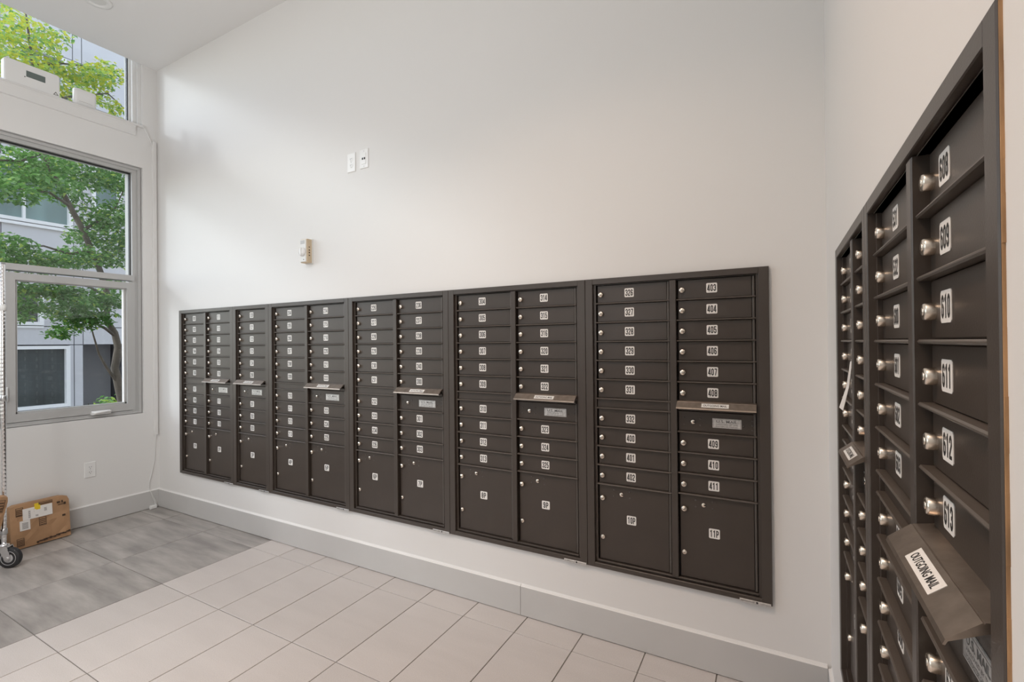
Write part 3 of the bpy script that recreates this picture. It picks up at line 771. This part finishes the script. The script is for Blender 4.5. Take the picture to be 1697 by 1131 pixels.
def crumpled(w, h, dp, seed, nx=9, nz=8, corner=.03, amp=.006):
    """slightly dented cardboard carton, front at -dp/2"""
    rnd = random.Random(seed); b = MB(); grid = {}
    vs = []
    def outline(u, v):
        x = (u - .5) * w; z = v * h
        # rounded upper corners
        ex = max(0, abs(x) - (w / 2 - corner)); ez = max(0, z - (h - corner))
        if ex > 0 and ez > 0:
            L = math.hypot(ex, ez)
            if L > corner: x = math.copysign(w / 2 - corner + ex * corner / L, x); z = h - corner + ez * corner / L
        return x, z
    for side in (0, 1):
        for j in range(nz + 1):
            for i in range(nx + 1):
                u, v = i / nx, j / nz; x, z = outline(u, v)
                edge = i in (0, nx) or j in (0, nz)
                bul = (dp / 2) * (1 + .10 * math.sin(math.pi * u) * math.sin(math.pi * v)) + (0 if edge else rnd.uniform(-amp, amp))
                if edge: bul *= .93
                vs.append((x, -bul if side == 0 else bul * .9, z))
    N = (nx + 1) * (nz + 1); fs = []
    for j in range(nz):
        for i in range(nx):
            a = j * (nx + 1) + i; fs.append((a, a + 1, a + nx + 2, a + nx + 1)); fs.append((N + a + nx + 1, N + a + nx + 2, N + a + 1, N + a))
    for i in range(nx):
        fs.append((i + 1, i, N + i, N + i + 1)); a = nz * (nx + 1) + i; fs.append((a, a + 1, N + a + 1, N + a))
    for j in range(nz):
        a = j * (nx + 1); fs.append((a, a + nx + 1, N + a + nx + 1, N + a)); a += nx; fs.append((a + nx + 1, a, N + a, N + a + nx + 1))
    b.mesh(vs, fs); return b
def stripes(b, x0, x1, z0, z1, y, n, frame=True, m=0, horizontal=True):
    if frame:
        for q in ((x0, x1, z0, z0 + .0025), (x0, x1, z1 - .0025, z1), (x0, x0 + .0025, z0, z1), (x1 - .0025, x1, z0, z1)):
            b.box(q[0], q[1], y - .0004, y, q[2], q[3], m)
    for k in range(n):
        if horizontal:
            a = z0 + .005 + (z1 - z0 - .010) * k / n; b.box(x0 + .004, x1 - .004, y - .0004, y, a, a + (z1 - z0 - .010) / n * .38, m)
        else:
            a = x0 + .004 + (x1 - x0 - .008) * k / n; b.box(a, a + (x1 - x0 - .008) / n * random.choice((.3, .55, .7)), y - .0004, y, z0 + .003, z1 - .003, m)
t = thing('cardboard_box', 'flat dented brown cardboard box with white shipping label, leaning against the wall under the window', 'box', (.108, -.800, 0.001), math.radians(92))
M = Matrix.Rotation(math.radians(-7), 4, 'X')
def leaned(b): b.xform(M); return b
bw, bh, bd = .315, .298, .085
leaned(crumpled(bw, bh, bd, 3, corner=.035, amp=.0035)).build('carton', 'cardboard', t)
yf = -bd / 2 * 1.16
b = MB(); b.box(-.095, .060, yf - .0006, yf + .012, .185, .262, 0)
stripes(b, -.071, -.052, .190, .252, yf - .0006, 9, False, 1); stripes(b, -.041, -.034, .225, .258, yf - .0006, 2, False, 1); stripes(b, -.034, -.012, .190, .212, yf - .0006, 4, False, 1); stripes(b, .044, .052, .194, .210, yf - .0006, 3, False, 1); stripes(b, .012, .034, .215, .250, yf - .0006, 5, False, 2)
leaned(b).build('shipping_label', ['plate_white', 'digit_ink', 'grey_ink'], t)
b = MB(); b.box(-.112, -.060, yf - .0004, yf + .012, .118, .184, 0); stripes(b, -.105, -.066, .124, .178, yf - .0004, 6, False, 1); leaned(b).build('barcode_label', ['plate_white', 'digit_ink'], t)
b = MB(); b.box(-.034, -.012, yf - .0018, yf - .0006, .246, .284); b.box(-.026, -.004, yf - .0022, yf - .001, .240, .270); leaned(b).build('yellow_sticker', 'yellow_sticker', t)
b = MB()
for (x0, x1, z0, z1) in ((-.130, -.092, .220, .276), (-.012, .062, .268, .286), (-.014, .025, .122, .180), (-.132, -.094, .018, .070)):
    stripes(b, x0, x1, z0, z1, yf + .0006, 4)
for (x0, x1, z0, z1) in ((.086, .104, .250, .262), (.112, .120, .248, .266), (.124, .136, .232, .250), (.112, .130, .150, .164), (.092, .130, .236, .240)):
    b.box(x0, x1, yf + .0002, yf + .0006, z0, z1)
leaned(b).build('printed_marks', 'box_ink', t)
b = MB(); stripes(b, -.160, .155, .0, .004, yf + .004, 1, False); leaned(b)
b = MB()
zz = .012
for k in range(16):
    x = -.03 + k * .0115; b.box(x, x + .0105, yf + .0010, yf + .006, zz + .0012 * k + random.uniform(-.003, .003), zz + .0012 * k + random.uniform(.006, .012))
leaned(b).build('torn_seam', 'box_ink', t)

t = thing('paper_parcel', 'brown crumpled parcel standing on the lower shelf of the chrome rack', 'parcel', (.432, -1.165, .2445), math.radians(90))
M = Matrix.Rotation(math.radians(11), 4, 'X') @ Matrix.Rotation(math.radians(8), 4, 'Y')
b = crumpled(.16, .235, .036, 11, 7, 7, .02, .004); leaned(b).build('wrapper', 'cardboard', t)
b = MB(); stripes(b, .018, .066, .135, .215, -.0235, 4); leaned(b).build('printed_marks', 'box_ink', t)

# ------------------------------------------------------------------ outside
mb = MB(); mb.box(-14, -.2, -14, 14, -.5, -.26); struct(mb.build('ground', 'soil'))
mb = MB(); mb.box(-8.95, -6.6, -2, 10, -.26, -.225); struct(mb.build('path', 'paving'))
mb = MB(); mb.box(-.31, -.2, -9, WY0, -.3, 9); mb.box(-.31, -.2, WY1, 9, -.3, 9); mb.box(-.31, -.2, WY0, WY1, -.3, LZ0); mb.box(-.31, -.2, WY0, WY1, LZ1, HZ0); mb.box(-.31, -.2, WY0, WY1, 4.06, 9)
struct(mb.build('exterior_wall', 'exterior_wall'))

t = thing('apartment_building', 'grey panelled apartment building across the courtyard, seen through the windows', 'building', (-9, 2.5, -.25))
BX, BY = -9, 2.5
def B(b, name, m): return b.build(name, m, t, (0, 0, 0))
def bb(b, y0, y1, z0, z1, x0, x1, m=0): b.box(x0, x1, y0 - BY, y1 - BY, z0 + .25, z1 + .25, m)
b = MB(); bb(b, -1.4, 2.62, -.25, 14, -3.5, -.10); bb(b, 3.48, 10, -.25, 14, -3.5, -.10); bb(b, 2.62, 3.48, 1.45, 14, -3.5, -.10); bb(b, 2.62, 3.48, -.25, 1.45, -3.5, -.95)
B(b, 'building_core', 'facade_joint')
wins = [(.25, 2.38, .08, 1.42, 2, 'far_glass'), (.25, 1.95, 1.86, 2.62, 2, 'far_glass'), (.10, 2.44, 4.02, 5.32, 3, 'far_glass_teal'), (2.78, 3.35, 4.55, 5.60, 1, 'far_glass_teal'),
        (1.55, 2.34, 6.95, 7.78, 2, 'far_glass_teal'), (4.2, 6.2, .1, 1.42, 2, 'far_glass'), (4.2, 6.2, 4.02, 5.32, 2, 'far_glass_teal'), (4.2, 6.2, 7.1, 8.4, 2, 'far_glass_teal'), (.1, 2.4, 9.6, 10.9, 3, 'far_glass_teal')]
for (y0, y1, z0, z1, n, gm) in wins:
    b = MB(); f = .07
    bb(b, y0, y0 + f, z0, z1, -.12, .05); bb(b, y1 - f, y1, z0, z1, -.12, .05); bb(b, y0 + f, y1 - f, z0, z0 + f, -.12, .05); bb(b, y0 + f, y1 - f, z1 - f, z1, -.12, .05)
    for k in range(1, n): yy = y0 + (y1 - y0) * k / n; bb(b, yy - .02, yy + .02, z0 + f, z1 - f, -.12, .02)
    fr = B(b, 'window_frame', 'facade_white')
    b = MB(); bb(b, y0 + f, y1 - f, z0 + f, z1 - f, -.09, -.06); b.build('window_pane', gm, fr)
rows = [(-.25, .06), (.06, 1.44), (1.44, 1.84), (1.84, 2.64), (2.64, 4.0), (4.0, 5.34), (5.34, 6.9), (6.9, 7.82), (7.82, 9.2), (9.2, 10.9), (10.9, 12.4), (12.4, 14)]
colsY = [-1.4, -.2, .22, 1.32, 2.46, 2.62, 3.48, 4.15, 5.3, 6.3, 7.6, 8.8, 10]
def panel(y0, y1, z0, z1, m='facade'):
    g = .008
    if y1 - y0 < .06 or z1 - z0 < .06: return
    b = MB(); bb(b, y0 + g, y1 - g, z0 + g, z1 - g, -.10, 0.0); B(b, 'facade_panel', m)
for (z0, z1) in rows:
    for i in range(len(colsY) - 1):
        y0, y1 = colsY[i], colsY[i + 1]
        if y0 >= 2.6 and y1 <= 3.5 and z1 < 1.5: continue
        segs = [(y0, y1, z0, z1)]
        for (wy0, wy1, wz0, wz1, *_r) in wins:
            out = []
            for (a, c, e, f) in segs:
                if wy1 <= a or wy0 >= c or wz1 <= e or wz0 >= f: out.append((a, c, e, f)); continue
                if wy0 > a: out.append((a, wy0, e, f))
                if wy1 < c: out.append((wy1, c, e, f))
                ya, yb = max(a, wy0), min(c, wy1)
                if wz0 > e: out.append((ya, yb, e, wz0))
                if wz1 < f: out.append((ya, yb, wz1, f))
            segs = out
        for sg in segs: panel(*sg)
# alcove lining and thin white string course
b = MB(); bb(b, 2.63, 3.47, -.25, 1.44, -.95, -.90); B(b, 'alcove_panel', 'facade_dark')
b = MB(); bb(b, -1.4, 1.95, 1.80, 1.845, -.05, .03); bb(b, -1.4, 2.46, 3.94, 4.0, -.05, .05); B(b, 'string_course', 'facade_white')

# trees ------------------------------------------------------------------------------------------------------------
def leaves(clusters, mats, weights, size):
    b = MB()
    for (x, y, z, rx, rz, n) in clusters:
        for k in range(int(n * 1.6)):
            while True:
                p = Vector((random.uniform(-1, 1), random.uniform(-1, 1), random.uniform(-1, 1)))
                if p.length < 1: break
            c = Vector((x + p.x * rx, y + p.y * rx, z + p.z * rz - .10 * (p.x ** 2 + p.y ** 2) * rx))
            s = size * random.uniform(.65, 1.25)
            d = Vector((random.uniform(-1, 1), random.uniform(-1, 1), random.uniform(-.9, .25))).normalized()
            side = d.cross(Vector((random.uniform(-.4, .4), random.uniform(-.4, .4), 1))).normalized(); nrm = side.cross(d)
            f = random.uniform(.05, .22) * s
            tip = c + d * s; l = c + d * s * .42 + side * s * .36 + nrm * f; r = c + d * s * .42 - side * s * .36 + nrm * f
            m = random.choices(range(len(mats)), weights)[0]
            k0 = len(b.v); b.v += [tuple(c), tuple(l), tuple(tip), tuple(r)]
            b.f += [(k0, k0 + 2, k0 + 1), (k0, k0 + 3, k0 + 2)]; b.m += [m, m]; b.smooth += [False, False]
    return b
def raw_build(b, name, mats, parent):
    me = bpy.data.meshes.new(name); me.from_pydata(b.v, [], b.f)
    for k in mats: me.materials.append(MATS[k])
    me.polygons.foreach_set('material_index', b.m); me.update()
    o = put(name, me, parent); o['kind'] = 'stuff'; return o
LOW = [(-2.5, -.19, 3.30, .34, .13, 300), (-2.2, -.06, 3.19, .32, .12, 260), (-2.0, -.39, 2.96, .26, .11, 220), (-2.9, .34, 3.69, .45, .14, 320), (-2.7, .36, 3.19, .26, .10, 150),
       (-3.0, .80, 3.59, .38, .14, 300), (-2.8, .84, 3.2, .26, .12, 170), (-2.6, .57, 2.79, .34, .13, 300), (-2.5, .78, 2.66, .26, .13, 230), (-2.4, .34, 2.47, .30, .12, 260), (-2.2, -.14, 2.33, .32, .10, 260),
       (-2.0, -.42, 2.44, .26, .10, 220), (-2.1, -.31, 2.25, .30, .10, 260), (-2.3, .09, 2.36, .26, .09, 180), (-2.6, .53, 2.99, .26, .12, 170), (-2.9, .58, 3.56, .40, .14, 260), (-3.2, 1.02, 3.77, .4, .15, 220),
       (-2.4, -.08, 3.48, .36, .12, 280), (-2.9, .5, 2.78, .22, .10, 110), (-2.2, -.6, 3.05, .4, .14, 220), (-2.1, -.66, 2.31, .4, .14, 220),
       (-2.2, -.23, 2.03, .28, .09, 260), (-2.3, .04, 2.02, .28, .10, 280), (-2.3, .30, 1.97, .28, .11, 300), (-2.4, .60, 1.96, .26, .10, 240), (-2.0, -.21, 1.83, .22, .08, 190), (-1.9, -.37, 1.72, .15, .07, 100),
       (-2.2, .12, 1.77, .22, .09, 190), (-2.3, .37, 1.72, .20, .08, 150), (-2.1, .02, 1.55, .13, .06, 80), (-3.0, .9, 2.17, .26, .12, 160), (-2.0, .14, 1.88, .20, .08, 160), (-2.1, -.56, 1.9, .3, .12, 160), (-2.55, .70, 2.98, .28, .13, 230), (-2.55, .62, 2.50, .26, .12, 200), (-2.8, .2, 3.45, .35, .12, 220), (-2.6, .72, 2.2, .2, .09, 110), (-2.3, .22, 1.66, .22, .08, 170), (-2.35, .44, 1.80, .2, .08, 130)]
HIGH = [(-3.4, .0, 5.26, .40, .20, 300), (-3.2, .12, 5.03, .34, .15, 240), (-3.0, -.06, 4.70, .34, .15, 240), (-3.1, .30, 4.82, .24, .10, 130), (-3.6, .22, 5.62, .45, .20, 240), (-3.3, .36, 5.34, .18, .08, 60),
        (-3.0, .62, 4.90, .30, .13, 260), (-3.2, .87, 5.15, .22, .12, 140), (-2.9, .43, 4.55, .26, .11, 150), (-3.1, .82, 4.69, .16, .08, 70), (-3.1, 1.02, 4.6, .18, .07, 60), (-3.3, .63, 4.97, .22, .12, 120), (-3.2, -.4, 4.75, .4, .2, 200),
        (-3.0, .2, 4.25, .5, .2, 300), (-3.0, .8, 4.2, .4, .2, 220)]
t = thing('maple_tree', 'slender-trunked leafy green tree in the courtyard right outside the windows', 'tree', (-2.5, .78, -.26))
def T(p): return (p[0] + 2.5, p[1] - .78, p[2] + .26)
b = MB()
tr = [(-2.5, .80, -.28), (-2.5, .77, .3), (-2.5, .75, .65), (-2.5, .70, .92), (-2.5, .665, 1.12), (-2.5, .70, 1.38), (-2.5, .665, 1.56), (-2.5, .58, 1.72), (-2.5, .60, 2.0), (-2.5, .52, 2.32), (-2.5, .36, 2.78), (-2.5, .24, 3.04), (-2.5, .14, 3.26), (-2.55, .02, 3.6), (-2.8, 0, 4.2), (-3.1, .1, 4.8), (-3.3, .1, 5.5)]
b.tube([T(p) for p in tr], [.070, .058, .052, .046, .042, .040, .036, .033, .032, .032, .030, .028, .026, .024, .020, .016, .008], 9); b.build('trunk', 'bark', t)
b = MB()
limbs = [[(-2.5, .71, .90), (-2.45, .56, 1.14), (-2.4, .47, 1.30), (-2.35, .40, 1.52), (-2.3, .34, 1.72)], [(-2.5, .67, 1.52), (-2.4, .52, 1.62), (-2.3, .40, 1.66), (-2.2, .22, 1.80), (-2.1, .0, 1.95)],
         [(-2.5, .66, 1.1), (-2.6, .80, 1.35), (-2.7, .92, 1.7), (-2.9, 1.0, 2.1)], [(-2.5, .44, 2.55), (-2.4, .2, 2.46), (-2.3, -.05, 2.5), (-2.1, -.35, 2.42)], [(-2.5, .36, 2.78), (-2.6, .55, 2.95), (-2.8, .8, 3.2), (-3.0, 1.0, 3.6)],
         [(-2.5, .24, 3.04), (-2.3, 0, 3.1), (-2.1, -.3, 3.02)], [(-2.55, .02, 3.6), (-2.4, -.2, 3.4), (-2.3, -.5, 3.3)], [(-2.8, 0, 4.2), (-2.9, .4, 4.5), (-3.0, .8, 4.75), (-3.1, 1.05, 4.65)], [(-3.1, .1, 4.8), (-3.2, .4, 5.0), (-3.2, .8, 5.15)],
         [(-2.5, .5, 2.4), (-2.6, .7, 2.55), (-2.6, .85, 2.75)], [(-2.5, .60, 2.0), (-2.35, .35, 2.1), (-2.25, .1, 2.12), (-2.2, -.25, 2.1)]]
for l in limbs: b.tube([T(p) for p in l], .019, 7, 0, .005)
b.build('branches', 'bark', t)
for cl, mats, wt, sz in ((LOW, ['leaf_a', 'leaf_b', 'leaf_c', 'leaf_z'], [5, 5, 3, 1], .056), (HIGH, ['leaf_sunlit', 'leaf_z', 'leaf_b', 'leaf_c'], [5, 4, 1, 2], .058)):  # upper clusters coloured yellower to look sunlit
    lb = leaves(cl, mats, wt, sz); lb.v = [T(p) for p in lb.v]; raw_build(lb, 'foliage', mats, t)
def shrub(x, y, h, n, label, rr):
    t = thing('shrub', label, 'shrub', (x, y, -.26))
    b = MB()
    for k in range(7):
        a = k * .9; b.tube([(0, 0, 0), (rr * .5 * math.cos(a), rr * .5 * math.sin(a), h * .5), (rr * .8 * math.cos(a), rr * .8 * math.sin(a), h * .9)], .008, 5)
    b.build('stems', 'bark', t)
    mats = ['leaf_b', 'leaf_c', 'leaf_z']
    raw_build(leaves([(0, 0, h * .68, rr, h * .36, n)], mats, [1, 3, 2], .075), 'foliage', mats, t)
shrub(-4.5, 1.36, .86, 330, 'bright green low shrub at the foot of the tree', .30)
shrub(-5.0, .88, .66, 150, 'small sparse green shrub left of the tree trunk, against the grey wall', .22)
